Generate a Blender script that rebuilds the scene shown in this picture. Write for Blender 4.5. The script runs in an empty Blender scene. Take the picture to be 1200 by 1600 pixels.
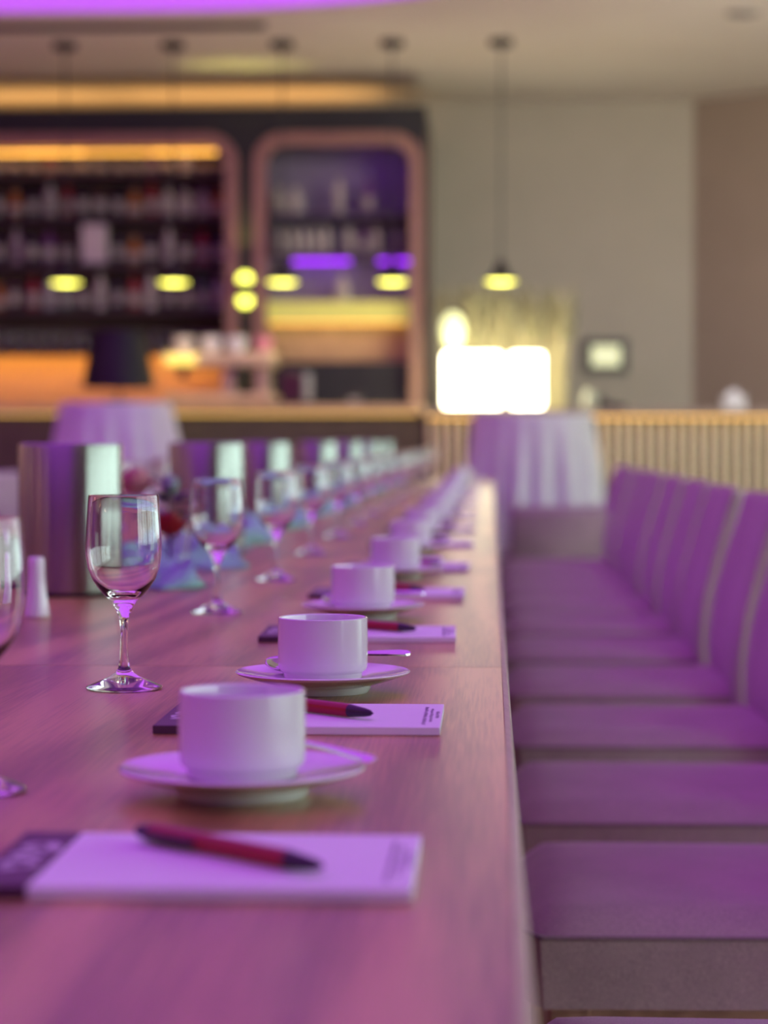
import bpy, bmesh, math, random
from mathutils import Vector, Matrix

random.seed(7)
PI = math.pi
scene = bpy.context.scene
C = scene.collection

# ------------------------------------------------------------------ camera, world, exposure
F_PX, VPX, VPY = 3558.0, 766.0, 688.0          # focal length in pixels, vanishing point of the table axis
CAM_Z, TABLE_Z = 0.967, 0.75
cam_data = bpy.data.cameras.new('camera')
cam = bpy.data.objects.new('camera', cam_data)
C.objects.link(cam)
cam.location = (0, 0, CAM_Z)
cam.rotation_euler = (math.radians(90) - math.atan((800 - VPY) / F_PX), 0, math.atan((VPX - 600) / F_PX))
cam_data.sensor_fit = 'HORIZONTAL'
cam_data.sensor_width = 36.0
cam_data.lens = F_PX / 1200 * 36.0
cam_data.clip_start = 0.05
cam_data.clip_end = 200
cam_data.dof.use_dof = True
cam_data.dof.focus_distance = 1.88
cam_data.dof.aperture_fstop = cam_data.lens / 1000 / 0.0165
cam_data.dof.aperture_blades = 0
scene.camera = cam

world = bpy.data.worlds.new('overcast_sky')
scene.world = world
world.use_nodes = True
wbg = world.node_tree.nodes['Background']
wbg.inputs['Color'].default_value = (0.82, 1.0, 0.97, 1)
wbg.inputs['Strength'].default_value = 5.2

scene.view_settings.view_transform = 'Standard'
scene.view_settings.look = 'None'
scene.view_settings.gamma = 1.0
scene.view_settings.use_curve_mapping = False
scene.view_settings.exposure = 0.0
scene.cycles.caustics_reflective = False
scene.cycles.caustics_refractive = False
scene.cycles.max_bounces = 10
scene.cycles.transmission_bounces = 10
scene.cycles.transparent_max_bounces = 12
scene.cycles.sample_clamp_indirect = 4.0

PURPLE = (0.49, 0.105, 0.86)
PURPLE_STRENGTH = 1.08


def px(x, d):
    return (x - VPX) * d / F_PX


def pz(y, d):
    return CAM_Z + (VPY - y) * d / F_PX


# ------------------------------------------------------------------ materials
MATS = {}


def pm(name, col, rough=0.5, metal=0.0, var=0.12, scale=14.0, bump=0.0, bscale=200.0, **kw):
    """plain procedural material: noise varies the colour a little, optional fine bump"""
    if name in MATS:
        return MATS[name]
    m = bpy.data.materials.new(name)
    m.use_nodes = True
    nt = m.node_tree
    b = nt.nodes['Principled BSDF']
    tc = nt.nodes.new('ShaderNodeTexCoord')
    nz = nt.nodes.new('ShaderNodeTexNoise')
    nz.inputs['Scale'].default_value = scale
    nz.inputs['Detail'].default_value = 3
    nt.links.new(tc.outputs['Object'], nz.inputs['Vector'])
    cr = nt.nodes.new('ShaderNodeValToRGB')
    cr.color_ramp.elements[0].position = 0.3
    cr.color_ramp.elements[1].position = 0.7
    cr.color_ramp.elements[0].color = tuple(c * (1 - var) for c in col) + (1,)
    cr.color_ramp.elements[1].color = tuple(min(1, c * (1 + var)) for c in col) + (1,)
    nt.links.new(nz.outputs['Fac'], cr.inputs['Fac'])
    nt.links.new(cr.outputs['Color'], b.inputs['Base Color'])
    b.inputs['Roughness'].default_value = rough
    b.inputs['Metallic'].default_value = metal
    for k, v in kw.items():
        b.inputs[k.replace('_', ' ')].default_value = v
    if bump:
        n2 = nt.nodes.new('ShaderNodeTexNoise')
        n2.inputs['Scale'].default_value = bscale
        nt.links.new(tc.outputs['Object'], n2.inputs['Vector'])
        bp = nt.nodes.new('ShaderNodeBump')
        bp.inputs['Strength'].default_value = bump
        bp.inputs['Distance'].default_value = 0.002
        nt.links.new(n2.outputs['Fac'], bp.inputs['Height'])
        nt.links.new(bp.outputs['Normal'], b.inputs['Normal'])
    MATS[name] = m
    return m


def emit(name, col, strength):
    if name in MATS:
        return MATS[name]
    m = bpy.data.materials.new(name)
    m.use_nodes = True
    b = m.node_tree.nodes['Principled BSDF']
    b.inputs['Base Color'].default_value = (*[min(1, c * .8) for c in col], 1)
    b.inputs['Emission Color'].default_value = (*col, 1)
    b.inputs['Emission Strength'].default_value = strength
    MATS[name] = m
    return m


def glass(name, col=(1, 1, 1), rough=0.0, ior=1.5):
    m = bpy.data.materials.new(name)
    m.use_nodes = True
    b = m.node_tree.nodes['Principled BSDF']
    b.inputs['Base Color'].default_value = (*col, 1)
    b.inputs['Roughness'].default_value = rough
    b.inputs['Transmission Weight'].default_value = 1.0
    b.inputs['IOR'].default_value = ior
    MATS[name] = m
    return m


def wood(name, c1, c2, rough=0.38, along='Y', sc=1.0):
    m = bpy.data.materials.new(name)
    m.use_nodes = True
    nt = m.node_tree
    N, L = nt.nodes, nt.links
    b = N['Principled BSDF']
    tc = N.new('ShaderNodeTexCoord')
    oi = N.new('ShaderNodeObjectInfo')
    add = N.new('ShaderNodeVectorMath'); add.operation = 'ADD'
    mul = N.new('ShaderNodeVectorMath'); mul.operation = 'SCALE'
    L.new(oi.outputs['Location'], mul.inputs[0]); mul.inputs['Scale'].default_value = 1.37
    L.new(tc.outputs['Object'], add.inputs[0]); L.new(mul.outputs[0], add.inputs[1])
    mp = N.new('ShaderNodeMapping')
    mp.inputs['Scale'].default_value = (22 * sc, 1.6 * sc, 22 * sc) if along == 'Y' else (1.6 * sc, 22 * sc, 22 * sc)
    L.new(add.outputs[0], mp.inputs['Vector'])
    n1 = N.new('ShaderNodeTexNoise'); n1.inputs['Scale'].default_value = 1.0; n1.inputs['Detail'].default_value = 4
    n1.inputs['Distortion'].default_value = 0.6
    L.new(mp.outputs[0], n1.inputs['Vector'])
    # growth rings: folded low-frequency noise gives cathedral arcs
    m2 = N.new('ShaderNodeMath'); m2.operation = 'MULTIPLY'; m2.inputs[1].default_value = 62.0
    n3 = N.new('ShaderNodeTexNoise'); n3.inputs['Scale'].default_value = 0.16; n3.inputs['Detail'].default_value = 1
    L.new(mp.outputs[0], n3.inputs['Vector']); L.new(n3.outputs['Fac'], m2.inputs[0])
    sn = N.new('ShaderNodeMath'); sn.operation = 'SINE'; L.new(m2.outputs[0], sn.inputs[0])
    mr = N.new('ShaderNodeMapRange'); mr.inputs[1].default_value = -1; mr.inputs[2].default_value = 1
    L.new(sn.outputs[0], mr.inputs[0])
    mp2 = N.new('ShaderNodeMapping')
    mp2.inputs['Scale'].default_value = (420 * sc, 9 * sc, 420 * sc) if along == 'Y' else (9 * sc, 420 * sc, 420 * sc)
    L.new(add.outputs[0], mp2.inputs['Vector'])
    n2 = N.new('ShaderNodeTexNoise'); n2.inputs['Scale'].default_value = 1.0; n2.inputs['Detail'].default_value = 2
    L.new(mp2.outputs[0], n2.inputs['Vector'])
    a1 = N.new('ShaderNodeMath'); a1.operation = 'MULTIPLY_ADD'; a1.inputs[1].default_value = 0.22
    L.new(mr.outputs[0], a1.inputs[0])
    s1 = N.new('ShaderNodeMath'); s1.operation = 'MULTIPLY'; s1.inputs[1].default_value = 0.45
    L.new(n1.outputs['Fac'], s1.inputs[0]); L.new(s1.outputs[0], a1.inputs[2])
    a2 = N.new('ShaderNodeMath'); a2.operation = 'MULTIPLY_ADD'; a2.inputs[1].default_value = 0.42
    L.new(n2.outputs['Fac'], a2.inputs[0]); L.new(a1.outputs[0], a2.inputs[2])
    cr = N.new('ShaderNodeValToRGB')
    cr.color_ramp.elements[0].position = 0.40; cr.color_ramp.elements[0].color = (*c2, 1)
    cr.color_ramp.elements[1].position = 0.66; cr.color_ramp.elements[1].color = (*c1, 1)
    L.new(a2.outputs[0], cr.inputs['Fac'])
    L.new(cr.outputs['Color'], b.inputs['Base Color'])
    b.inputs['Roughness'].default_value = rough
    bp = N.new('ShaderNodeBump'); bp.inputs['Strength'].default_value = 0.12; bp.inputs['Distance'].default_value = 0.0006
    L.new(n2.outputs['Fac'], bp.inputs['Height']); L.new(bp.outputs['Normal'], b.inputs['Normal'])
    MATS[name] = m
    return m


def fabric(name, col, rough=0.9):
    m = bpy.data.materials.new(name)
    m.use_nodes = True
    nt = m.node_tree
    N, L = nt.nodes, nt.links
    b = N['Principled BSDF']
    tc = N.new('ShaderNodeTexCoord')
    n1 = N.new('ShaderNodeTexNoise'); n1.inputs['Scale'].default_value = 480; n1.inputs['Detail'].default_value = 2
    n2 = N.new('ShaderNodeTexNoise'); n2.inputs['Scale'].default_value = 9; n2.inputs['Detail'].default_value = 3
    L.new(tc.outputs['Object'], n1.inputs['Vector']); L.new(tc.outputs['Object'], n2.inputs['Vector'])
    ad = N.new('ShaderNodeMath'); ad.operation = 'MULTIPLY_ADD'; ad.inputs[1].default_value = 0.35
    L.new(n2.outputs['Fac'], ad.inputs[0])
    hf = N.new('ShaderNodeMath'); hf.operation = 'MULTIPLY'; hf.inputs[1].default_value = 0.65
    L.new(n1.outputs['Fac'], hf.inputs[0]); L.new(hf.outputs[0], ad.inputs[2])
    cr = N.new('ShaderNodeValToRGB')
    cr.color_ramp.elements[0].position = 0.32; cr.color_ramp.elements[0].color = (*[c * .72 for c in col], 1)
    cr.color_ramp.elements[1].position = 0.68; cr.color_ramp.elements[1].color = (*[min(1, c * 1.25) for c in col], 1)
    L.new(ad.outputs[0], cr.inputs['Fac']); L.new(cr.outputs['Color'], b.inputs['Base Color'])
    b.inputs['Roughness'].default_value = rough
    b.inputs['Sheen Weight'].default_value = 0.25
    bp = N.new('ShaderNodeBump'); bp.inputs['Strength'].default_value = 0.35; bp.inputs['Distance'].default_value = 0.001
    L.new(n1.outputs['Fac'], bp.inputs['Height']); L.new(bp.outputs['Normal'], b.inputs['Normal'])
    MATS[name] = m
    return m


def window_glass():
    m = bpy.data.materials.new('window_pane_glass')
    m.use_nodes = True
    nt = m.node_tree
    nt.nodes.remove(nt.nodes['Principled BSDF'])
    out = nt.nodes['Material Output']
    tr = nt.nodes.new('ShaderNodeBsdfTransparent'); tr.inputs['Color'].default_value = (0.96, 0.99, 0.97, 1)
    gl = nt.nodes.new('ShaderNodeBsdfGlossy'); gl.inputs['Roughness'].default_value = 0.02
    mx = nt.nodes.new('ShaderNodeMixShader'); mx.inputs['Fac'].default_value = 0.06
    nt.links.new(tr.outputs[0], mx.inputs[1]); nt.links.new(gl.outputs[0], mx.inputs[2])
    nt.links.new(mx.outputs[0], out.inputs['Surface'])
    MATS['window_pane_glass'] = m
    return m


OAK = wood('oak_laminate', (0.56, 0.35, 0.12), (0.25, 0.145, 0.045), rough=0.30)
OAK_EDGE = pm('oak_edge_band', (0.50, 0.40, 0.30), 0.45, scale=40)
LEGWOOD = wood('beech_leg_wood', (0.50, 0.32, 0.20), (0.36, 0.22, 0.13), rough=0.45, sc=2)
PORCELAIN = pm('white_porcelain', (0.80, 0.79, 0.80), 0.13, var=0.02, Coat_Weight=0.4)
CRYSTAL = glass('clear_glass')
STEEL = pm('polished_steel', (0.24, 0.245, 0.23), 0.08, 1.0, var=0.04, scale=60)
BRUSHED = bpy.data.materials.new('brushed_steel')
BRUSHED.use_nodes = True
_b = BRUSHED.node_tree.nodes['Principled BSDF']
_b.inputs['Base Color'].default_value = (0.34, 0.355, 0.33, 1)
_b.inputs['Metallic'].default_value = 1.0
_b.inputs['Roughness'].default_value = 0.2
_b.inputs['Anisotropic'].default_value = 0.97
_b.inputs['Anisotropic Rotation'].default_value = 0.25
_t = BRUSHED.node_tree.nodes.new('ShaderNodeTangent'); _t.direction_type = 'RADIAL'; _t.axis = 'Z'
BRUSHED.node_tree.links.new(_t.outputs[0], _b.inputs['Tangent'])
_tc = BRUSHED.node_tree.nodes.new('ShaderNodeTexCoord')
_mp = BRUSHED.node_tree.nodes.new('ShaderNodeMapping'); _mp.inputs['Scale'].default_value = (6, 6, 900)
_nz = BRUSHED.node_tree.nodes.new('ShaderNodeTexNoise'); _nz.inputs['Scale'].default_value = 1.0
_mr = BRUSHED.node_tree.nodes.new('ShaderNodeMapRange'); _mr.inputs[3].default_value = 0.20; _mr.inputs[4].default_value = 0.25
BRUSHED.node_tree.links.new(_tc.outputs['Object'], _mp.inputs['Vector']); BRUSHED.node_tree.links.new(_mp.outputs[0], _nz.inputs['Vector'])
BRUSHED.node_tree.links.new(_nz.outputs['Fac'], _mr.inputs[0]); BRUSHED.node_tree.links.new(_mr.outputs[0], _b.inputs['Roughness'])
SPOONSTEEL = pm('spoon_steel', (0.70, 0.68, 0.70), 0.12, 1.0, var=0.03)
BLACKRUB = pm('black_rubber', (0.02, 0.02, 0.022), 0.5)
PAPER = pm('white_paper', (0.82, 0.81, 0.84), 0.75, var=0.015)
BINDING = pm('plum_print', (0.075, 0.03, 0.055), 0.5)
INK = pm('grey_ink', (0.22, 0.18, 0.25), 0.7)
LOGOWHITE = pm('pale_print', (0.62, 0.58, 0.62), 0.7)
PENRED = pm('red_pen_plastic', (0.30, 0.004, 0.010), 0.32, var=0.05)
PENBLACK = pm('black_pen_plastic', (0.018, 0.016, 0.022), 0.32)
CHAIRFAB = fabric('taupe_upholstery', (0.43, 0.345, 0.295))
PIPING = fabric('taupe_piping', (0.26, 0.185, 0.19))
BLUECLOTH = pm('blue_grey_organza', (0.24, 0.48, 0.44), 0.6, var=0.25, scale=18, bump=0.4, bscale=90)
DRAPE = pm('white_drape', (0.70, 0.67, 0.70), 0.8, var=0.05)
DARKWALL = pm('charcoal_panel', (0.018, 0.019, 0.022), 0.55)
COPPER = pm('rose_copper', (0.36, 0.215, 0.15), 0.45, 0.5, var=0.08)
BLACKMETAL = pm('black_metal', (0.02, 0.018, 0.02), 0.42, 0.3)
TANWOOD = wood('tan_counter_wood', (0.62, 0.43, 0.24), (0.45, 0.29, 0.15), rough=0.4, along='X')
RIBWOOD = wood('rib_oak', (0.82, 0.72, 0.46), (0.70, 0.60, 0.36), rough=0.5, sc=1.0)
DARKFRONT = pm('dark_olive_front', (0.10, 0.085, 0.04), 0.5)
WALLTAUPE = pm('taupe_wall_paint', (0.47, 0.43, 0.355), 0.85, var=0.03, scale=3, bump=0.1)
WALLBROWN = pm('brown_wall_paint', (0.36, 0.285, 0.23), 0.85, var=0.03, scale=3, bump=0.1)
CEILPAINT = pm('ceiling_paint', (0.93, 0.88, 0.80), 0.85, var=0.02, scale=2)
FLOORMAT = wood('oak_floor_boards', (0.62, 0.50, 0.38), (0.50, 0.39, 0.28), rough=0.45)
DARKROOM = pm('dark_plum_wall', (0.20, 0.12, 0.125), 0.85, var=0.1, scale=2)
PAVING = pm('grey_paving', (0.32, 0.33, 0.32), 0.85, scale=1.2)
FRAMEMAT = pm('anthracite_window_frame', (0.06, 0.06, 0.065), 0.45)
WPANE = window_glass()


ORD = ['first', 'second', 'third', 'fourth', 'fifth', 'sixth', 'seventh', 'eighth', 'ninth', 'tenth', 'eleventh', 'twelfth', 'thirteenth',
       'fourteenth', 'fifteenth', 'sixteenth', 'seventeenth', 'eighteenth', 'nineteenth', 'twentieth', 'twenty-first']


# ------------------------------------------------------------------ mesh helpers
def obj(name, bm, mat, parent=None, loc=(0, 0, 0), rot=(0, 0, 0), smooth=False, bevel=0.0, seg=2):
    if bevel:
        bmesh.ops.bevel(bm, geom=list(bm.edges), offset=bevel, segments=seg, affect='EDGES', profile=0.5)
    bmesh.ops.recalc_face_normals(bm, faces=bm.faces)
    me = bpy.data.meshes.new(name)
    bm.to_mesh(me)
    bm.free()
    me.materials.append(mat)
    if smooth:
        for p in me.polygons:
            p.use_smooth = True
        me.set_sharp_from_angle(angle=math.radians(42))
    o = bpy.data.objects.new(name, me)
    C.objects.link(o)
    o.location = loc
    o.rotation_euler = rot
    if parent:
        o.parent = parent
    return o


def tag(o, label, cat, group=None):
    o['label'] = label
    o['category'] = cat
    if group:
        o['group'] = group
    return o


def thing(name, label, cat, loc=(0, 0, 0), rotz=0.0, group=None):
    o = bpy.data.objects.new(name, None)
    o.empty_display_size = 0.05
    C.objects.link(o)
    o.location = loc
    o.rotation_euler = (0, 0, rotz)
    return tag(o, label, cat, group)


def dup(root, loc, rotz=0.0, label=None, group=None):
    r = root.copy()
    C.objects.link(r)
    r.location = loc
    r.rotation_euler = (0, 0, rotz)
    if label:
        r['label'] = label
    if group:
        r['group'] = group
    elif 'group' in r:
        del r['group']
    for ch in list(root.children):
        c = ch.copy()
        C.objects.link(c)
        c.parent = r
        for g in list(ch.children):
            k = g.copy()
            C.objects.link(k)
            k.parent = c
    return r


def struct(o):
    o['kind'] = 'structure'
    return o


def bx(bm, x0, x1, y0, y1, z0, z1):
    vs = [bm.verts.new(p) for p in ((x0, y0, z0), (x1, y0, z0), (x1, y1, z0), (x0, y1, z0),
                                    (x0, y0, z1), (x1, y0, z1), (x1, y1, z1), (x0, y1, z1))]
    for f in ((0, 3, 2, 1), (4, 5, 6, 7), (0, 1, 5, 4), (1, 2, 6, 5), (2, 3, 7, 6), (3, 0, 4, 7)):
        bm.faces.new([vs[i] for i in f])
    return bm


def box(x0, x1, y0, y1, z0, z1):
    return bx(bmesh.new(), x0, x1, y0, y1, z0, z1)


def lathe(prof, seg=48, axis='Z', bm=None, closed=False):
    """prof: list of (radius, height); radius 0 closes to a point"""
    bm = bm or bmesh.new()
    rings = []
    for r, h in prof:
        if r < 1e-6:
            p = (0, 0, h) if axis == 'Z' else (h, 0, 0)
            rings.append([bm.verts.new(p)])
        else:
            ring = []
            for i in range(seg):
                a = 2 * PI * i / seg
                c, s = r * math.cos(a), r * math.sin(a)
                ring.append(bm.verts.new((c, s, h) if axis == 'Z' else (h, c, s)))
            rings.append(ring)
    pairs = list(zip(rings[:-1], rings[1:]))
    if closed:
        pairs.append((rings[-1], rings[0]))
    for a, b in pairs:
        if len(a) == 1 and len(b) == 1:
            continue
        for i in range(seg):
            j = (i + 1) % seg
            if len(a) == 1:
                bm.faces.new((a[0], b[i], b[j]))
            elif len(b) == 1:
                bm.faces.new((a[i], a[j], b[0]))
            else:
                bm.faces.new((a[i], a[j], b[j], b[i]))
    return bm


def tube(pts, rad, seg=10, bm=None, caps=True):
    bm = bm or bmesh.new()
    pts = [Vector(p) for p in pts]
    rads = rad if isinstance(rad, (list, tuple)) else [rad] * len(pts)
    rings = []
    up = Vector((0, 0, 1))
    for i, p in enumerate(pts):
        t = (pts[min(i + 1, len(pts) - 1)] - pts[max(i - 1, 0)]).normalized()
        u = t.cross(up)
        if u.length < 1e-3:
            u = t.cross(Vector((1, 0, 0)))
        u.normalize()
        v = t.cross(u).normalized()
        rings.append([bm.verts.new(p + (u * math.cos(2 * PI * k / seg) + v * math.sin(2 * PI * k / seg)) * rads[i]) for k in range(seg)])
    for a, b in zip(rings[:-1], rings[1:]):
        for k in range(seg):
            j = (k + 1) % seg
            bm.faces.new((a[k], a[j], b[j], b[k]))
    if caps:
        bm.faces.new(rings[0])
        bm.faces.new(rings[-1][::-1])
    return bm


def smoothpath(pts, n=6):
    """Catmull-Rom through the points"""
    P = [Vector(p) for p in pts]
    P = [P[0] * 2 - P[1]] + P + [P[-1] * 2 - P[-2]]
    out = []
    for i in range(1, len(P) - 2):
        for k in range(n):
            t = k / n
            a, b, c, d = P[i - 1], P[i], P[i + 1], P[i + 2]
            out.append(0.5 * ((2 * b) + (c - a) * t + (2 * a - 5 * b + 4 * c - d) * t * t + (3 * b - a - 3 * c + d) * t ** 3))
    out.append(P[-2])
    return out


def prism(poly, h0, h1, bm=None, plane='XY'):
    """extrude a 2-D polygon; plane XY extrudes along z, XZ along y"""
    bm = bm or bmesh.new()
    f = (lambda p, h: (p[0], p[1], h)) if plane == 'XY' else (lambda p, h: (p[0], h, p[1]))
    a = [bm.verts.new(f(p, h0)) for p in poly]
    b = [bm.verts.new(f(p, h1)) for p in poly]
    bm.faces.new(a[::-1])
    bm.faces.new(b)
    n = len(poly)
    for i in range(n):
        j = (i + 1) % n
        bm.faces.new((a[i], a[j], b[j], b[i]))
    return bm


def arc(cx, cy, r, a0, a1, n=8):
    return [(cx + r * math.cos(math.radians(a0 + (a1 - a0) * i / n)), cy + r * math.sin(math.radians(a0 + (a1 - a0) * i / n))) for i in range(n + 1)]


def rrect(x0, x1, y0, y1, r, n=8):
    return (arc(x1 - r, y0 + r, r, -90, 0, n) + arc(x1 - r, y1 - r, r, 0, 90, n) +
            arc(x0 + r, y1 - r, r, 90, 180, n) + arc(x0 + r, y0 + r, r, 180, 270, n))


def plate_with_holes(outer, holes, h0, h1, plane='XY'):
    bm = bmesh.new()
    f = (lambda p, h: (p[0], p[1], h)) if plane == 'XY' else (lambda p, h: (p[0], h, p[1]))
    edges = []
    for loop in [outer] + holes:
        vs = [bm.verts.new(f(p, h0)) for p in loop]
        for i in range(len(vs)):
            edges.append(bm.edges.new((vs[i], vs[(i + 1) % len(vs)])))
    res = bmesh.ops.triangle_fill(bm, use_beauty=True, edges=edges)
    faces = [g for g in res['geom'] if isinstance(g, bmesh.types.BMFace)]
    ext = bmesh.ops.extrude_face_region(bm, geom=faces)
    vs = [g for g in ext['geom'] if isinstance(g, bmesh.types.BMVert)]
    d = Vector((0, 0, h1 - h0)) if plane == 'XY' else Vector((0, h1 - h0, 0))
    bmesh.ops.translate(bm, vec=d, verts=vs)
    return bm


# ------------------------------------------------------------------ the room
CEIL_Z = 3.48
WEND = 13.5
XL, XR, YB, YF = -7.0, 6.0, -9.0, 17.0         # left wall, right wall, wall behind the camera, bar end wall
struct(obj('floor', box(XL, XR, YB, YF + .1, -0.1, 0), FLOORMAT))

recess = rrect(-6.4, 1.1, -7.6, 13.40, 3.0, 20)
struct(obj('ceiling', plate_with_holes([(XL, YB), (XR, YB), (XR, YF + .1), (XL, YF + .1)], [recess], CEIL_Z, CEIL_Z + 0.12), CEILPAINT))
# luminous purple ceiling set in the recess
lc = tag(obj('luminous_ceiling', prism(recess, CEIL_Z + 0.02, CEIL_Z + 0.06), emit('purple_ceiling_light', PURPLE, PURPLE_STRENGTH)),
         'large purple backlit panel in the ceiling ending before the bar', 'ceiling light')

struct(obj('wall_left', box(XL - .1, XL, YB, YF, 0, CEIL_Z), DARKROOM))
wfront = struct(obj('wall_front', box(XL, XR, YB - .1, YB, 0, CEIL_Z), DARKROOM))
wleft = [o for o in C.objects if o.name == 'wall_left'][0]
BOUNCE_PANELS = [pm('russet_bounce_panel', (0.46, 0.24, 0.19), .7), pm('plum_bounce_panel', (0.22, 0.09, 0.17), .7), pm('rose_bounce_panel', (0.56, 0.40, 0.38), .7)]  # unseen panels added for stripes in the steel reflections and warm bounce light
rp = random.Random(5)
for wall, n, fn in ((wfront, 20, lambda a, b: box(a, b, YB, YB + .03, .1, 3.3)), (wleft, 36, lambda a, b: box(XL, XL + .03, a, b, .1, 3.3))):
    lo, hi = (XL + .05, XR - .05) if wall is wfront else (YB + .05, 14.3)
    for k in range(n):
        a = lo + (hi - lo) * k / n
        obj('added_bounce_panel', fn(a + .02, a + (hi - lo) / n - .02), BOUNCE_PANELS[rp.choice((0, 0, 1, 1, 2))], wall)
struct(obj('wall_back', box(XL, 1.5, YF, YF + .1, 0, CEIL_Z), WALLTAUPE))
# angled brown wall at the right end
struct(obj('wall_angled', prism([(1.5, YF), (1.5, YF + .1), (XR + .1, WEND + .02), (XR + .1, WEND - .08)], 0, CEIL_Z), WALLBROWN))
# window wall at the right
bm = bmesh.new()
bx(bm, XR, XR + .15, YB, WEND, 0, 0.12)
bx(bm, XR, XR + .15, YB, WEND, 3.0, CEIL_Z)
WN, W0, W1 = 7, -2.8, 13.2
step = (W1 - W0) / WN
bx(bm, XR, XR + .15, YB, W0 + .06, 0.12, 3.0)
bx(bm, XR, XR + .15, W1 - .06, WEND, 0.12, 3.0)
for i in range(1, WN):
    y = W0 + i * step
    bx(bm, XR, XR + .15, y - .06, y + .06, 0.12, 3.0)
struct(obj('wall_right', bm, DARKROOM))
for i in range(WN):
    y0, y1 = W0 + i * step + .06, W0 + (i + 1) * step - .06
    fr = bmesh.new()
    for a in ((y0, y0 + .05, .12, 3.0), (y1 - .05, y1, .12, 3.0), (y0, y1, .12, .17), (y0, y1, 2.95, 3.0),
              ((y0 + y1) / 2 - .02, (y0 + y1) / 2 + .02, .17, 2.95)):
        bx(fr, XR + .04, XR + .10, *a)
    w = struct(obj('window_%d' % (i + 1), fr, FRAMEMAT))
    for k in range(2):
        a = y0 + .05 if k == 0 else (y0 + y1) / 2 + .02
        b = (y0 + y1) / 2 - .02 if k == 0 else y1 - .05
        obj('pane', box(XR + .065, XR + .075, a, b, .17, 2.95), WPANE, w)
struct(obj('ground_outside', box(XR + .15, 40, -30, 45, -0.12, -0.02), PAVING))

# unseen globe lamps added along the left wall for warm fill light
wl = None
for k, yy in enumerate((-3.0, 0.0, 3.0, 6.0, 9.0, 12.0)):
    lab = 'added warm globe fill lamp on the unseen plum wall, %s counted toward the bar' % ORD[k]
    if wl is None:
        wl = thing('added_globe_fill', lab, 'wall lamp', (XL + .03, yy, 1.9), 0, 'added warm globe fill lamps')
        obj('wall_plate', box(0, .02, -.06, .06, -.06, .06), BLACKMETAL, wl, bevel=.004, seg=1)
        obj('arm', tube([(.02, 0, 0), (.12, 0, 0)], .012, 10), BLACKMETAL, wl, smooth=True)
        obj('globe', lathe([(.14 * math.sin(PI * q / 12), -.14 * math.cos(PI * q / 12)) for q in range(13)], 24), emit('warm_globe_fill', (1.0, 0.62, 0.36), 13.0), wl, (.24, 0, 0), smooth=True)
    else:
        dup(wl, (XL + .03, yy, 1.9), 0, lab, 'added warm globe fill lamps')

# ceiling details
sl = thing('ceiling_slot_diffuser', 'long dark linear air slot in the ceiling above the bar', 'air vent', (0, 13.8, CEIL_Z))
obj('slot_frame', box(-6.6, -1.36, -0.07, 0.07, -0.012, 0.0), pm('slot_grey', (0.20, 0.17, 0.17), .6), sl)
for k in range(3):
    obj('slot_blade', box(-6.58, -1.38, -0.05 + k * .04, -0.035 + k * .04, -0.022, -0.012), BLACKMETAL, sl)
sp = thing('ceiling_spot', 'small round dark recessed ceiling fitting near the brown wall', 'ceiling fitting', (px(1155, 13.55), 13.55, CEIL_Z))
obj('bezel', lathe([(0.06, -0.004), (0.06, -0.015), (0.095, -0.012), (0.10, 0)], 28), pm('bezel_grey', (0.30, .28, .26), .4), sp, smooth=True)
obj('lens', lathe([(0, -0.006), (0.06, -0.004)], 28), BLACKMETAL, sp)

# unseen spotlight track, added to brighten the counters and the end wall
tr = thing('added_spot_track', 'added unseen ceiling track with fill spotlights aimed at the reception counter', 'added fill light', (2.7, 11.5, CEIL_Z))
obj('track_rail', box(-1.3, 1.3, -.018, .018, -.03, 0), BLACKMETAL, tr)
for k, (xx, tx, tz) in enumerate(((-1.15, -3.2, 1.5), (-.4, -2.2, 1.7), (.4, -1.3, 1.7), (1.15, -.6, 1.4))):
    hd = obj('fill_spot_head', lathe([(0, .05), (.03, .05), (.04, .03), (.04, -.08), (.036, -.08), (.034, -.03), (0, -.03)], 20), BLACKMETAL, tr, (xx, 0, -.12), smooth=True)
    obj('spot_arm', box(xx - .008, xx + .008, -.008, .008, -.08, -.03), BLACKMETAL, tr)
    dv = Vector((tx - xx, YF - 11.5, tz - (CEIL_Z - .12)))
    hd.rotation_euler = dv.to_track_quat('-Z', 'Y').to_euler()
    ld = bpy.data.lights.new('fill_spot_beam', 'SPOT')
    ld.energy = 110; ld.color = (1.0, 0.90, 0.74); ld.spot_size = math.radians(85); ld.spot_blend = 1.0; ld.shadow_soft_size = .04
    lo = bpy.data.objects.new('fill_spot_beam', ld); C.objects.link(lo); lo.parent = hd; lo.location = (0, 0, -.085)

# ------------------------------------------------------------------ back bar
BY = 15.5                                       # front face of the bar unit
BX0, BX1 = -6.6, px(665, BY)
BTOP = pz(168, BY)
LN = (-4.75, px(372, BY))                       # left niche, outer frame
RN = (px(396, BY), px(660, BY))
NT, NB, NR = pz(209, BY), 1.16, 0.20


def niche_loop(x0, x1, zt, zb, r, n=8):
    return [(x0, zb), (x1, zb)] + arc(x1 - r, zt - r, r, 0, 90, n) + arc(x0 + r, zt - r, r, 90, 180, n)


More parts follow.
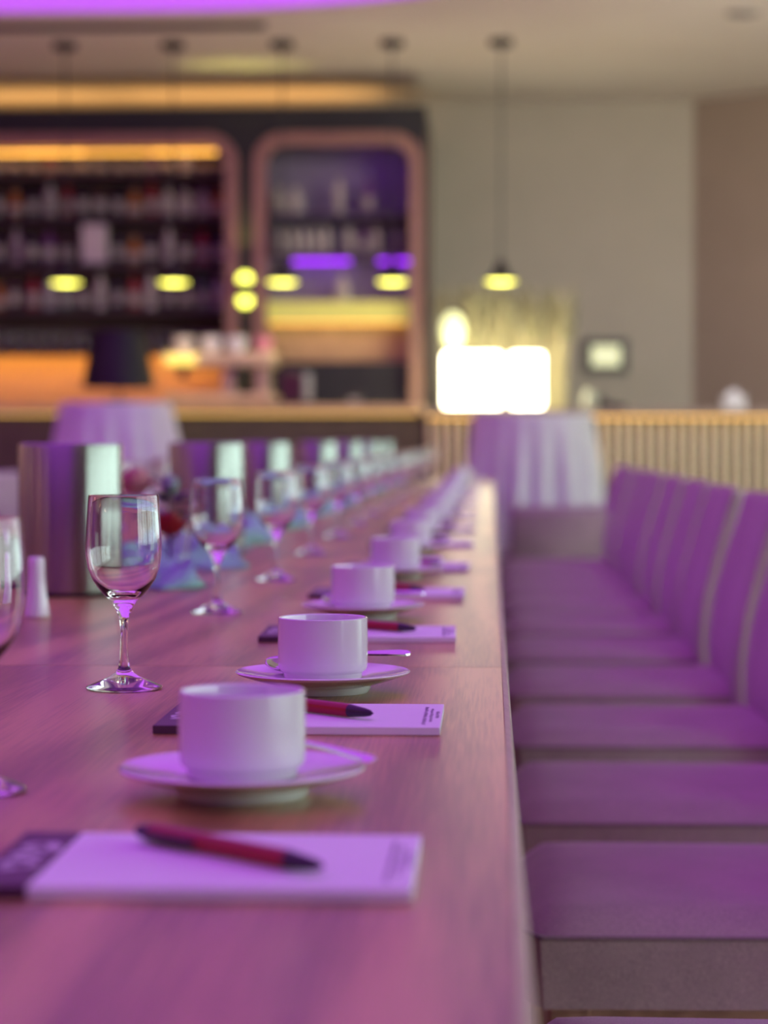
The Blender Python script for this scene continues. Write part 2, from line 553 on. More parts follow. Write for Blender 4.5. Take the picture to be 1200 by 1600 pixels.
front = plate_with_holes([(BX0, 0), (BX1, 0), (BX1, BTOP), (BX0, BTOP)],
                         [niche_loop(LN[0], LN[1], NT, NB, NR), niche_loop(RN[0], RN[1], NT, NB, NR)], 0, 0.06, 'XZ')
bb = struct(obj('wall_bar', front, DARKWALL, None, (0, BY, 0)))
obj('top_panel', box(BX0, BX1, 0.06, YF - BY, BTOP - .04, BTOP), DARKWALL, bb)
obj('side_panel', box(BX1 - .04, BX1, 0.06, YF - BY, 0, BTOP - .04), DARKWALL, bb)
obj('divider_panel', box(LN[1] + .03, RN[0] - .03, 0.06, 0.6, 0, BTOP - .04), DARKWALL, bb)
for (x0, x1) in (LN, RN):
    T = 0.085
    fr = plate_with_holes(niche_loop(x0, x1, NT, NB, NR), [niche_loop(x0 + T, x1 - T, NT - T, NB + .02, NR - .06)], -0.05, 0.10, 'XZ')
    obj('niche_frame', fr, COPPER, bb, smooth=False)
NBACK = pm('niche_brown', (0.10, 0.055, 0.04), 0.6, var=.2, scale=3)
obj('niche_back', box(LN[0], LN[1], 0.46, 0.50, NB, NT), NBACK, bb)
obj('niche_back', box(RN[0], RN[1], 0.46, 0.50, NB, NT), pm('niche_violet_grey', (0.30, 0.25, 0.34), 0.7), bb)
for x0, x1, m in ((LN[0] - .03, LN[0], NBACK), (LN[1], LN[1] + .03, NBACK), (RN[0] - .03, RN[0], COPPER), (RN[1], RN[1] + .03, COPPER)):
    obj('niche_side', box(x0, x1, 0.06, 0.5, NB, NT), m, bb)
SHZ = [pz(484, 15.75), pz(412, 15.75), pz(338, 15.75), pz(272, 15.75)]
DARKSHELF = pm('dark_walnut_shelf', (0.045, 0.028, 0.022), 0.45)
SHN = ['lowest', 'second', 'third', 'topmost']
for z, w in zip(SHZ, SHN):
    tag(obj('shelf_board', box(LN[0] + .02, LN[1] - .02, 0.12, 0.458, z - .03, z), DARKSHELF, None, (0, BY, 0)),
        'dark walnut board, %s bottle shelf in the orange-lit bar niche' % w, 'shelf')
GZ = pz(543, 15.7)
gshelf = tag(obj('shelf_board', box(LN[0] + .02, LN[1] - .02, 0.08, 0.458, GZ - .03, GZ), DARKSHELF, None, (0, BY, 0)),
             'dark walnut board carrying the row of tumblers above the amber tiles', 'shelf')
obj('shelf_lip', box(LN[0] + .09, LN[1] - .09, 0.06, 0.0799, GZ - .05, GZ), DARKSHELF, gshelf)
# warm light strips
LEDW = [emit('warm_led_%d' % k, (1.0, 0.47, 0.08), v) for k, v in enumerate((3.4, 2.3, 3.0))]
nseg = 6
for k in range(nseg):
    a = LN[0] + .15 + k * (LN[1] - LN[0] - .3) / nseg
    obj('led_strip', box(a, a + (LN[1] - LN[0] - .3) / nseg - .01, 0.06, 0.10, NT - .125, NT - .105), LEDW[k % 3], bb)
obj('led_strip', box(LN[0] + .1, LN[1] - .1, 0.085, 0.115, GZ - .045, GZ - .031), emit('warm_led_low', (1.0, 0.46, 0.07), 26.0), gshelf)
# tiled splash below the glass shelf
SPL = pm('amber_tile', (0.62, 0.40, 0.20), 0.4, var=.12, scale=8)
sp_me = None
tw = 0.058
ntile = int((LN[1] - LN[0] - .04) / (tw + .004))
for k in range(ntile):
    x = LN[0] + .02 + k * (tw + .004)
    if sp_me is None:
        o = obj('tile', box(0, tw, 0, .012, NB, GZ - .05), SPL, bb, (x, 0.30, 0), bevel=.002, seg=1)
        sp_me = o.data
    else:
        o = bpy.data.objects.new('tile', sp_me); C.objects.link(o); o.parent = bb; o.location = (x, 0.30, 0)
obj('splash_board', box(LN[0], LN[1], 0.312, 0.46, NB, GZ - .035), NBACK, bb)
# right niche fittings
RZ1, RZ2 = pz(336, 15.75), pz(398, 15.75)
VSH = pm('smoked_shelf', (0.07, 0.05, 0.085), 0.35)
vs1 = tag(obj('shelf_board', box(RN[0] + .02, RN[1] - .02, 0.12, 0.458, RZ1 - .03, RZ1), VSH, None, (0, BY, 0)), 'smoky board, upper shelf of the violet-lit niche', 'shelf')
vs2 = tag(obj('shelf_board', box(RN[0] + .02, RN[1] - .02, 0.12, 0.458, RZ2 - .03, RZ2), VSH, None, (0, BY, 0)), 'smoky board with violet light strips, lower shelf of the violet-lit niche', 'shelf')
LEDV = emit('violet_led', (0.28, 0.015, 0.80), 4.5)
obj('led_strip', box(px(455, 15.75), px(545, 15.75), 0.36, 0.40, RZ2 - .045, RZ2 - .031), LEDV, vs2)
obj('led_strip', box(px(590, 15.75), px(645, 15.75), 0.36, 0.40, RZ2 - .045, RZ2 - .031), LEDV, vs2)
obj('led_strip', box(RN[1] - .50, RN[1] - .12, 0.11, 0.14, NT - .075, NT - .06), emit('violet_led_soft', (0.32, 0.08, 0.9), 7.0), bb)
LB0, LB1 = pz(503, 15.7), pz(472, 15.7)
lsb = tag(obj('lit_shelf', box(RN[0] + .03, RN[1] - .09, 0.11, 0.458, LB0, LB1), emit('yellow_lit_acrylic', (0.68, 0.63, 0.15), 0.45), None, (0, BY, 0)), 'thick yellow glowing shelf across the violet niche', 'shelf')
obj('led_strip', box(RN[0] + .1, RN[1] - .12, 0.14, 0.17, LB0 - .02, LB0 - .004), emit('warm_led_side', (1.0, 0.48, 0.10), 1.6), lsb)
obj('splash_panel', box(RN[0] + .02, RN[1] - .02, 0.30, 0.33, pz(566, 15.8), LB0 - .01), SPL, bb)
obj('cupboard_front', box(RN[0] + .02, RN[1] - .02, 0.10, 0.46, NB, pz(566, 15.7)), DARKWALL, bb)
# cove strips washing the ceiling above the unit
for (xa, xb) in ((px(182, 16.4), px(590, 16.4)), (-6.2, px(165, 16.4))):
    obj('cove_light', box(xa, xb, 0.85, 1.30, BTOP + .002, BTOP + .022), emit('warm_cove', (1.0, 0.60, 0.22), 1.05), bb)

# wall sconce on the pillar between the niches
sz = pz(452, 15.4)
sc_x = (LN[1] + RN[0]) / 2
sc = thing('wall_sconce', 'small up-and-down wall lamp on the dark pillar between the niches', 'wall lamp', (sc_x, BY - .065, sz))
obj('lamp_body', lathe([(0, -.05), (.047, -.05), (.048, 0), (.047, .05), (0, .05)], 20), BLACKMETAL, sc, smooth=True)
obj('bracket', box(-.02, .02, .02, .065, -.015, .015), BLACKMETAL, sc)
LAMPY = emit('lime_lamp_glass', (0.88, 0.90, 0.12), 4.5)
for s in (1, -1):
    obj('lens', lathe([(0, s * .115), (.018, s * .112), (.040, s * .100), (.046, s * .080), (.046, s * .0501)], 20), LAMPY, sc, smooth=True)
    ld = bpy.data.lights.new('sconce_beam', 'SPOT')
    ld.energy = 26; ld.color = (0.95, 0.88, 0.18); ld.spot_size = math.radians(48); ld.spot_blend = 0.9; ld.shadow_soft_size = 0.02
    lo = bpy.data.objects.new('sconce_beam', ld); C.objects.link(lo); lo.parent = sc
    lo.location = (0, 0, s * .13); lo.rotation_euler = (PI if s > 0 else 0, 0, 0)

# ------------------------------------------------------------------ bottles and glasses on the shelves
SHAPES = {
    'round': [(0, 0), (.036, 0), (.038, .01), (.038, .155), (.03, .18), (.014, .20), (.0135, .238), (.016, .24), (.016, .252), (0, .252)],
    'tall': [(0, 0), (.032, 0), (.034, .008), (.034, .165), (.026, .195), (.013, .215), (.0125, .258), (.015, .26), (.015, .272), (0, .272)],
    'short': [(0, 0), (.029, 0), (.031, .008), (.031, .12), (.025, .145), (.012, .16), (.0115, .19), (.0135, .192), (.0135, .205), (0, .205)],
    'squat': [(0, 0), (.046, 0), (.049, .01), (.050, .10), (.042, .135), (.018, .155), (.017, .19), (.021, .192), (.021, .21), (0, .21)],
}
LIQ = {
    'amber': ((0.45, 0.17, 0.03), .15), 'dark brown': ((0.06, 0.03, 0.02), .15), 'green': ((0.10, 0.20, 0.13), .15),
    'clear': ((0.42, 0.42, 0.40), .12), 'red': ((0.35, 0.03, 0.03), .2), 'black': ((0.015, 0.013, 0.018), .15), 'cream': ((0.60, 0.54, 0.46), .35),
    'pale': ((0.55, 0.50, 0.40), .25), 'purple': ((0.16, 0.05, 0.18), .2),
}
CAPM = pm('bottle_cap', (0.10, 0.08, 0.06), .4, .4)
LABM = pm('bottle_label', (0.50, 0.45, 0.38), .7)
bottle_proto = {}


def bottle(shape, colour, x, y, z, label, group):
    key = (shape, colour)
    if key not in bottle_proto:
        p = SHAPES[shape]
        root = thing('bottle', label, 'bottle', (x, y, z), random.uniform(0, 6), group)
        obj('bottle_body', lathe(p[:-3] + [(0, p[-3][1])], 20), pm('bottle_' + colour.replace(' ', '_'), LIQ[colour][0], LIQ[colour][1], var=.05), root, smooth=True)
        r, h = p[2][0], p[3][1]
        obj('bottle_cap', lathe([(p[-2][0], p[-3][1]), (p[-2][0], p[-1][1]), (0, p[-1][1])], 16), CAPM, root, smooth=True)
        obj('bottle_label', lathe([(r + .0006, h * .25), (r + .0012, h * .26), (r + .0012, h * .75), (r + .0006, h * .76)], 20), LABM, root, smooth=True)
        bottle_proto[key] = root
        return root
    return dup(bottle_proto[key], (x, y, z), random.uniform(0, 6), label, group)


row_words = ['lowest bottle shelf', 'second bottle shelf', 'third bottle shelf', 'topmost bottle shelf']
rows = [
    ['clear', 'black', 'amber', 'dark brown', 'red', 'clear', 'green', 'dark brown', 'cream', 'black', 'red', 'cream', 'black', 'dark brown', 'green', 'clear'],
    ['dark brown', 'purple', 'black', 'cream', 'black', 'purple', 'dark brown', None, None, 'black', 'amber', 'black', 'cream', 'dark brown', 'red', 'black'],
    ['amber', 'red', 'dark brown', 'amber', 'black', 'cream', 'red', 'black', 'dark brown', 'black', 'amber', 'red', 'pale', 'pale', 'pale', 'amber'],
    ['dark brown', 'cream', 'dark brown', 'black', 'dark brown', 'red', 'black', 'dark brown', 'black', 'dark brown', 'black', 'purple', 'dark brown', 'cream', 'dark brown', 'black'],
]
for r, row in enumerate(rows):
    n = len(row)
    xa, xb = px(-60, 15.75), LN[1] - .16
    for k, col in enumerate(row):
        if col is None:
            continue
        x = xa + (xb - xa) * k / (n - 1) + random.uniform(-.003, .003)
        shp = {'cream': 'tall', 'pale': 'squat', 'clear': 'round', 'red': 'round', 'amber': 'squat'}.get(col, random.choice(['round', 'tall']))
        if r == 3:
            shp = 'squat'
        if r == 2 and shp == 'tall':
            shp = 'round'
        # the shelf above must clear the bottle
        bottle(shp, col, x, BY + .24 + random.uniform(-.03, .05), SHZ[r],
               '%s %s bottle on the %s, %s from the sconce pillar' % (col, {'tall': 'slim', 'round': 'round', 'squat': 'squat', 'short': 'short'}[shp], row_words[r], ORD[n - 1 - k]),
               'bottles on the %s of the orange niche' % row_words[r])
cb = tag(obj('carton', box(-.085, .085, -.05, .05, 0, .27), pm('white_carton', (0.62, .55, .52), .6), None, (px(147, 15.75), BY + .22, SHZ[1]), bevel=.004, seg=1),
         'tall white carton standing among the dark bottles in the bar niche', 'box')
for k, (x, col, shp) in enumerate(((436, 'pale', 'squat'), (462, 'cream', 'squat'), (530, 'pale', 'tall'), (575, 'purple', 'round'))):
    bottle(shp, col, px(x, 15.75), BY + .25, RZ1, '%s %s bottle, %s from the sconce on the upper violet-niche shelf' % (col, {'tall': 'slim', 'round': 'round', 'squat': 'squat', 'short': 'short'}[shp], ORD[k]),
           'bottles on the upper violet shelf')
for k, (x, col, shp) in enumerate(((438, 'cream', 'short'), (456, 'pale', 'short'), (474, 'cream', 'short'), (492, 'pale', 'short'), (510, 'cream', 'short'), (545, 'cream', 'short'), (568, 'purple', 'short'), (588, 'cream', 'short'), (618, 'clear', 'short'))):
    bottle(shp, col, px(x, 15.75), BY + .25, RZ2, '%s %s bottle, %s from the sconce on the lower violet-niche shelf' % (col, {'short': 'short'}[shp], ORD[k]),
           'bottles on the lower violet shelf')
bottle('squat', 'cream', px(535, 15.75), BY + .25, LB1, 'cream squat bottle standing on the yellow lit band', None)
tum = None
TUMB = glass('bar_tumbler_glass', (.9, .9, .9), .02)
for k in range(20):
    x = px(-20, 15.7) + k * (LN[1] - .2 - px(-20, 15.7)) / 19
    if tum is None:
        tum = tag(obj('tumbler', lathe([(0, 0), (.030, 0), (.036, .11), (.0335, .11), (.028, .012), (0, .012)], 20), TUMB, None, (x, BY + .2, GZ), smooth=True),
                  'clear tumbler in the niche row above the tiles, twentieth from the sconce pillar', 'glass', 'tumblers in a row on the niche shelf')
    else:
        o = tum.copy(); C.objects.link(o); o.location = (x, BY + .2, GZ)
        o['label'] = 'clear tumbler in the niche row above the tiles, %s from the sconce pillar' % ORD[19 - k]

# ------------------------------------------------------------------ bar counter and ribbed counter
RX0 = px(664, 14.5)
bc = thing('bar_counter', 'dark bar counter with tan wooden top in front of the bottle niches', 'counter', (0, 14.5, 0))
BCZ = pz(633, 14.55)
obj('front_panel', box(-6.6, RX0 - .02, 0.03, 0.07, 0.08, BCZ - .09), DARKFRONT, bc)
obj('plinth', box(-6.6, RX0 - .02, 0.06, 0.55, 0, 0.08), BLACKMETAL, bc)
obj('counter_body', box(-6.6, RX0 - .02, 0.07, 0.55, 0.08, BCZ - .05), DARKFRONT, bc)
obj('worktop', box(-6.6, RX0 - .02, -0.02, 0.60, BCZ - .05, BCZ), TANWOOD, bc, bevel=.006)
obj('led_strip', box(-6.5, RX0 - .05, 0.0, 0.015, BCZ - .062, BCZ - .051), emit('warm_led_counter', (1.0, 0.62, 0.12), 1.2), bc)

rc = thing('ribbed_counter', 'pale ribbed wooden reception counter lit below its top', 'counter', (0, 14.5, 0))
RCZ = pz(640, 14.6)
RX1 = 3.55
obj('worktop', box(RX0, RX1, -0.05, 0.62, RCZ - .045, RCZ), pm('grey_brown_top', (0.33, 0.25, 0.20), .4), rc, bevel=.005)
obj('counter_body', box(RX0, RX1, 0.05, 0.58, 0.0, RCZ - .045), pm('counter_core', (.11, .09, .06), .6), rc)
obj('led_strip', box(RX0 + .02, RX1 - .02, -0.035, -0.02, RCZ - .056, RCZ - .046), emit('warm_led_ribs', (1.0, 0.56, 0.12), 2.5), rc)
rib_me = None
n_rib = int((RX1 - RX0) / 0.068)
for k in range(n_rib):
    x = RX0 + .034 + k * .068
    if rib_me is None:
        prof = [(-.019, .05)] + arc(0, .030, .019, 180, 360, 6) + [(.019, .05)]
        o = obj('rib', prism(prof, 0.02, RCZ - .06), RIBWOOD, rc, (x, 0, 0), smooth=True)
        rib_me = o.data
    else:
        o = bpy.data.objects.new('rib', rib_me); C.objects.link(o); o.parent = rc; o.location = (x, 0, 0)

# espresso machine with cups on its top
em = thing('espresso_machine', 'tan espresso machine with two posts on the bar counter', 'coffee machine', (px(345, 14.75), 14.78, BCZ))
TANM = pm('champagne_metal', (0.60, 0.46, 0.30), .35, .5)
ew = .36
obj('base_tray', box(-ew, ew, -.2, .2, 0.02, .075), TANM, em, bevel=.01)
obj('top_housing', box(-ew, ew, -.22, .2, .25, .34), TANM, em, bevel=.015)
for xx in (.02, .24):
    obj('post', box(xx, xx + .075, -.16, .16, .075, .25), TANM, em, bevel=.006)
for xx in (-.2, .165):
    obj('group_head', lathe([(0, .18), (.03, .18), (.034, .25), (0, .25)], 16), BLACKMETAL, em, (xx - .03, -.18, 0), smooth=True)
for sx in (-.32, .32):
    for sy in (-.15, .15):
        obj('foot', lathe([(0, 0), (.02, 0), (.02, .02), (0, .02)], 12), BLACKMETAL, em, (sx, sy, 0))
obj('light_strip', box(-ew + .02, -ew + .22, -.228, -.221, .26, .32), emit('yellow_machine_light', (.95, .75, .15), .9), em)
for x, c, lab in ((287, (.62, .55, .56), 'off-white'), (330, (.85, .80, .86), 'white'), (369, (.86, .85, .95), 'white'), (410, (.62, .22, .34), 'pink')):
    g = tag(obj('bowl', lathe([(0, 0), (.03, 0), (.033, .006), (.062, .05), (.072, .105), (.068, .105), (.058, .052), (.03, .012), (0, .012)], 28),
                pm('bowl_%s_%d' % (lab.replace('-', '_'), x), c, .15, var=.02), None, (px(x, 14.75), 14.75, BCZ + .34), smooth=True),
            {287: 'off-white bowl on the espresso machine above its yellow light', 330: 'white bowl on the espresso machine next to the off-white one',
             369: 'white bowl on the espresso machine next to the pink one', 410: 'pink bowl on the end of the espresso machine'}[x], 'bowl')
# till
pt = thing('till_terminal', 'dark till screen with a grey side on the bar counter', 'till', (px(463, 14.75), 14.75, BCZ))
obj('stand', box(-.05, .05, -.05, .05, 0, .03), BLACKMETAL, pt)
obj('screen', box(-.10, .05, -.06, -.03, .03, .22), pm('dark_plum_screen', (.035, .008, .02), .3), pt, bevel=.006)
obj('side_display', box(.055, .10, -.05, -.02, .03, .21), pm('grey_panel', (.25, .27, .29), .4), pt, bevel=.004)
ct = thing('card_reader', 'small dark card reader on the bar counter beside the ribbed counter', 'card reader', (px(553, 14.75), 14.75, BCZ))
obj('body', box(-.05, .05, -.04, .04, 0, .09), BLACKMETAL, ct, bevel=.01)
obj('keypad', box(-.035, .035, -.046, -.0401, .015, .05), pm('grey_keys', (.2, .2, .22), .5), ct)

# ------------------------------------------------------------------ pendants
pend = None
PD = 14.4
for i, x in enumerate((100, 270, 441, 613, 782)):
    X = px(x, PD)
    zb = pz(441, PD)
    if pend is None:
        pend = thing('pendant_lamp', '', 'pendant lamp', (X, PD, CEIL_Z), 0, 'black pendants in a line above the counter')
        obj('canopy', lathe([(0, 0), (.075, 0), (.075, -.035), (.02, -.05), (0, -.05)], 28), BLACKMETAL, pend, smooth=True)
        obj('cord', tube([(0, 0, -.04), (0, 0, zb - CEIL_Z + .11)], .005, 8), BLACKMETAL, pend, smooth=True)
        h = zb - CEIL_Z
        sh = obj('shade', lathe([(.01, h + .14), (.026, h + .13), (.034, h + .09), (.056, h + .05), (.104, h + .012), (.107, h), (.101, h), (.055, h + .042), (.02, h + .06)], 32), BLACKMETAL, pend, smooth=True)
        obj('diffuser', lathe([(0, h - .010), (.06, h - .008), (.094, h + .001), (.100, h + .005)], 32), emit('pendant_glow', (0.95, 0.90, 0.14), 7.0), sh, smooth=True)
        ld = bpy.data.lights.new('pendant_beam', 'SPOT')
        ld.energy = 22; ld.color = (1.0, 0.86, 0.50); ld.spot_size = math.radians(125); ld.spot_blend = .8; ld.shadow_soft_size = .06
        lo = bpy.data.objects.new('pendant_beam', ld); C.objects.link(lo); lo.parent = pend; lo.location = (0, 0, h - .03)
        o = pend
    else:
        o = dup(pend, (X, PD, CEIL_Z), 0)
    o['group'] = 'black pendants in a line above the counter'
    o['label'] = ['small black pendant lamp hanging before the orange niche, further from the sconce', 'small black pendant lamp hanging before the orange niche, next to the sconce',
                  'small black pendant lamp hanging before the violet niche, next to the sconce', 'small black pendant lamp hanging before the violet niche, at its right frame'.replace('right frame', 'far frame from the sconce'),
                  'small black pendant lamp hanging before the plain taupe wall'][i]

# ------------------------------------------------------------------ lit boxes, globe, dried grasses on the ribbed counter
LBOX = emit('white_light_box', (1.0, 0.94, 0.66), 12.0)
for (x0, x1, lab) in ((693, 783, 'wide glowing white light box on the ribbed counter'), (797, 848, 'narrow glowing white light box on the ribbed counter beside the wide one')):
    cx = (px(x0, 14.75) + px(x1, 14.75)) / 2
    hw = (px(x1, 14.75) - px(x0, 14.75)) / 2
    t = thing('light_box', lab, 'lamp', (cx, 14.75, RCZ))
    hz = pz(553, 14.75) - RCZ
    obj('base', box(-hw, hw, -.11, .11, 0, .015), BLACKMETAL, t)
    obj('diffuser', box(-hw, hw, -.11, .11, .015, hz), LBOX, t, bevel=.02, seg=3)
gl = thing('globe_lamp', 'glowing pale globe lamp on a stem behind the wide light box', 'lamp', (px(707, 15.0), 15.0, RCZ))
gz = pz(512, 15.0) - RCZ
obj('base', lathe([(0, 0), (.06, 0), (.055, .012), (0, .012)], 24), BLACKMETAL, gl, smooth=True)
obj('stem', tube([(0, 0, .01), (0, 0, gz - .13)], .006, 8), BLACKMETAL, gl, smooth=True)
obj('globe', lathe([(.078 * math.sin(PI * k / 12), gz - .02 - .12 * math.cos(PI * k / 12)) for k in range(13)], 24), emit('globe_glow', (0.95, 1.0, 0.50), 1.3), gl, smooth=True)

dg = thing('dried_grass_planter', 'straw-coloured dried grasses in a planter behind the light boxes', 'plant', (px(790, 15.35), 15.35, 0))
obj('planter', box(-.46, .42, -.16, .16, 0, 1.15), pm('planter_grey', (.25, .23, .2), .7), dg, bevel=.01)
obj('soil', box(-.44, .40, -.14, .14, 1.1499, 1.16), pm('soil', (.06, .04, .03), .95), dg)
bmB, bmP = bmesh.new(), bmesh.new()
for k in range(330):
    x = random.uniform(-.43, .40); y = random.uniform(-.13, .13)
    hh = random.uniform(.55, .86)
    lean = (random.gauss(0.01, .05), random.gauss(0, .05))
    tip = (x + lean[0], y + lean[1], 1.15 + hh)
    mid = (x + lean[0] * .3, y + lean[1] * .3, 1.15 + hh * .55)
    tube([(x, y, 1.14), mid, tip], [.0035, .003, .0015], 4, bmB, False)
    if random.random() < .55:
        p1 = (tip[0] + random.gauss(0, .03), tip[1], tip[2] + .02)
        tube([(tip[0], tip[1], tip[2] - .16), (tip[0], tip[1], tip[2] - .08), p1], [.003, .013, .002], 5, bmP, False)
s1 = obj('grass_stalks', bmB, pm('straw', (.62, .55, .30), .7), dg); s1['kind'] = 'stuff'
s2 = obj('grass_plumes', bmP, pm('plume_olive', (.22, .21, .12), .8), dg); s2['kind'] = 'stuff'

# small things at the counter and on the wall
scn = thing('wall_screen', 'small dark-framed screen with a pale display on the taupe wall', 'screen', (px(945, YF), YF, pz(557, YF)))
obj('bezel', box(-.17, .17, -.03, 0, -.13, .13), pm('screen_bezel', (.10, .10, .09), .5), scn, bevel=.006)
obj('display', box(-.105, .105, -.034, -.0301, -.075, .075), emit('screen_glow', (.80, .82, .50), .8), scn)
vz = thing('counter_vase', 'small pale green glass jar on the ribbed counter below the wall screen', 'jar', (px(921, 14.7), 14.72, RCZ))
obj('body', lathe([(0, 0), (.04, 0), (.05, .03), (.05, .09), (.03, .12), (.034, .13), (.028, .13), (.026, .118), (.044, .09), (.044, .03), (0, .01)], 24), pm('pale_green_glaze', (.42, .46, .34), .25), vz, smooth=True)
ph = thing('desk_phone', 'black desk telephone on the ribbed counter beside the green jar', 'telephone', (px(955, 14.8), 14.85, RCZ))
obj('body', prism([(-.09, 0), (.09, 0), (.09, .03), (-.09, .06)], -.09, .09, None, 'XZ'), BLACKMETAL, ph)
obj('handset', box(-.10, -.055, -.1, .1, .06, .09), BLACKMETAL, ph, bevel=.01)
nb = thing('napkin_box', 'white napkin box on the ribbed counter near the brown wall', 'box', (px(1143, 14.75), 14.75, RCZ))
obj('box_body', box(-.07, .07, -.07, .07, 0, .09), pm('napkin_white', (.72, .74, .72), .6), nb, bevel=.006)
obj('napkin', prism([(-.045, .088), (.045, .088), (.02, .13), (-.03, .12)], -.006, .006, None, 'XZ'), PAPER, nb)


# ------------------------------------------------------------------ draped standing tables and the table lamp
def draped_table(X, Y, zt, r_top, r_bot, label, nf=20, ph=0.0):
    t = thing('standing_table', label, 'table', (X, Y, 0))
    bm = bmesh.new()
    seg, nz = 160, 16
    rings = []
    for j in range(nz + 1):
        u = j / nz
        z = zt - u * (zt - 0.01)
        R = r_top + (r_bot - r_top) * u ** .8
        A = 0.052 * min(1, u * 3) * (0.6 + .4 * u)
        ring = []
        for i in range(seg):
            a = 2 * PI * i / seg
            w = math.sin(nf * a + ph + .6 * math.sin(3 * a)) * .7 + .3 * math.sin(7 * a + 1 + ph)
            rr = R + A * w
            ring.append(bm.verts.new((rr * math.cos(a), rr * math.sin(a), z)))
        rings.append(ring)
    for a, b in zip(rings[:-1], rings[1:]):
        for i in range(seg):
            k = (i + 1) % seg
            bm.faces.new((a[i], a[k], b[k], b[i]))
    obj('drape', bm, DRAPE, t, smooth=True)
    obj('table_top', lathe([(0, zt - .03), (r_top - .005, zt - .03), (r_top, zt - .004), (r_top - .01, zt + .004), (0, zt + .004)], 64), DRAPE, t, smooth=True)
    obj('stem', tube([(0, 0, 0.02), (0, 0, zt - .03)], .035, 12), BLACKMETAL, t)
    return t


draped_table(px(832, 13.5), 13.5, pz(648, 13.5), .355, .415, 'standing table under a pleated white cloth before the light boxes', 17, .4)
LTZ = pz(630, 13.55)
draped_table(px(178, 13.55), 13.55, LTZ, .33, .47, 'standing table under a flared white cloth carrying the black table lamp', 16, 1.2)
tl = thing('table_lamp', 'table lamp with a large black tapered shade on the draped table', 'lamp', (px(183, 13.5), 13.5, LTZ + .004))
sb, st = pz(602, 13.5) - LTZ, pz(519, 13.5) - LTZ
obj('lamp_base', lathe([(0, 0), (.09, 0), (.09, .012), (.02, .022), (0, .022)], 28), BLACKMETAL, tl, smooth=True)
obj('lamp_stem', tube([(0, 0, .02), (0, 0, sb + .15)], .008, 10), BLACKMETAL, tl, smooth=True)
obj('lamp_shade', lathe([(.218, sb - .02), (.158, st), (.155, st), (.215, sb - .02)], 40, closed=True), pm('black_shade', (.008, .004, .005), .6), tl, smooth=True)
obj('shade_ring', lathe([(.006, sb + .15), (.152, st - .004), (.148, st - .006), (.006, sb + .145)], 20), BLACKMETAL, tl)

# ------------------------------------------------------------------ long table of joined modules
TX0, TX1 = -1.20, 0.0174
MOD, T0 = 1.537, 0.638
NTAB = 8
tab = None
seam_words = ['first', 'second', 'third', 'fourth', 'fifth', 'sixth', 'seventh', 'eighth']
for k in range(NTAB):
    y0 = T0 + k * MOD
    lab = 'oak table module of the long row, %s counted from the end away from the bar' % seam_words[k]
    if tab is None:
        tab = thing('conference_table', lab, 'table', (0, y0, 0), 0, 'table modules of the long row')
        g = .0008
        # flat top with rounded long edges carried by a paler edge band
        obj('table_top', box(TX0 + .006, TX1 - .006, g, MOD - g, TABLE_Z - .028, TABLE_Z), OAK, tab, bevel=.0006, seg=1)
        prof = [(TX1 - .006, TABLE_Z - .028), (TX1 - .002, TABLE_Z - .027), (TX1, TABLE_Z - .023), (TX1, TABLE_Z - .006), (TX1 - .0018, TABLE_Z - .0018), (TX1 - .006, TABLE_Z)]
        obj('edge_band', prism(prof, g, MOD - g, None, 'XZ'), OAK_EDGE, tab, smooth=True)
        prof2 = [(TX0 + TX1 - p[0], p[1]) for p in prof]
        obj('edge_band', prism(prof2, g, MOD - g, None, 'XZ'), OAK_EDGE, tab, smooth=True)
        for xx in (TX0 + .05, TX1 - .11):
            for yy in (.06, MOD - .12):
                obj('leg', box(xx, xx + .06, yy, yy + .06, 0, TABLE_Z - .0285), BLACKMETAL, tab, bevel=.003, seg=1)
        for xx in (TX0 + .07, TX1 - .09):
            obj('rail', box(xx, xx + .025, .12, MOD - .12, TABLE_Z - .088, TABLE_Z - .0285), BLACKMETAL, tab)
    else:
        dup(tab, (0, y0, 0), 0, lab, 'table modules of the long row')
TEND = T0 + NTAB * MOD


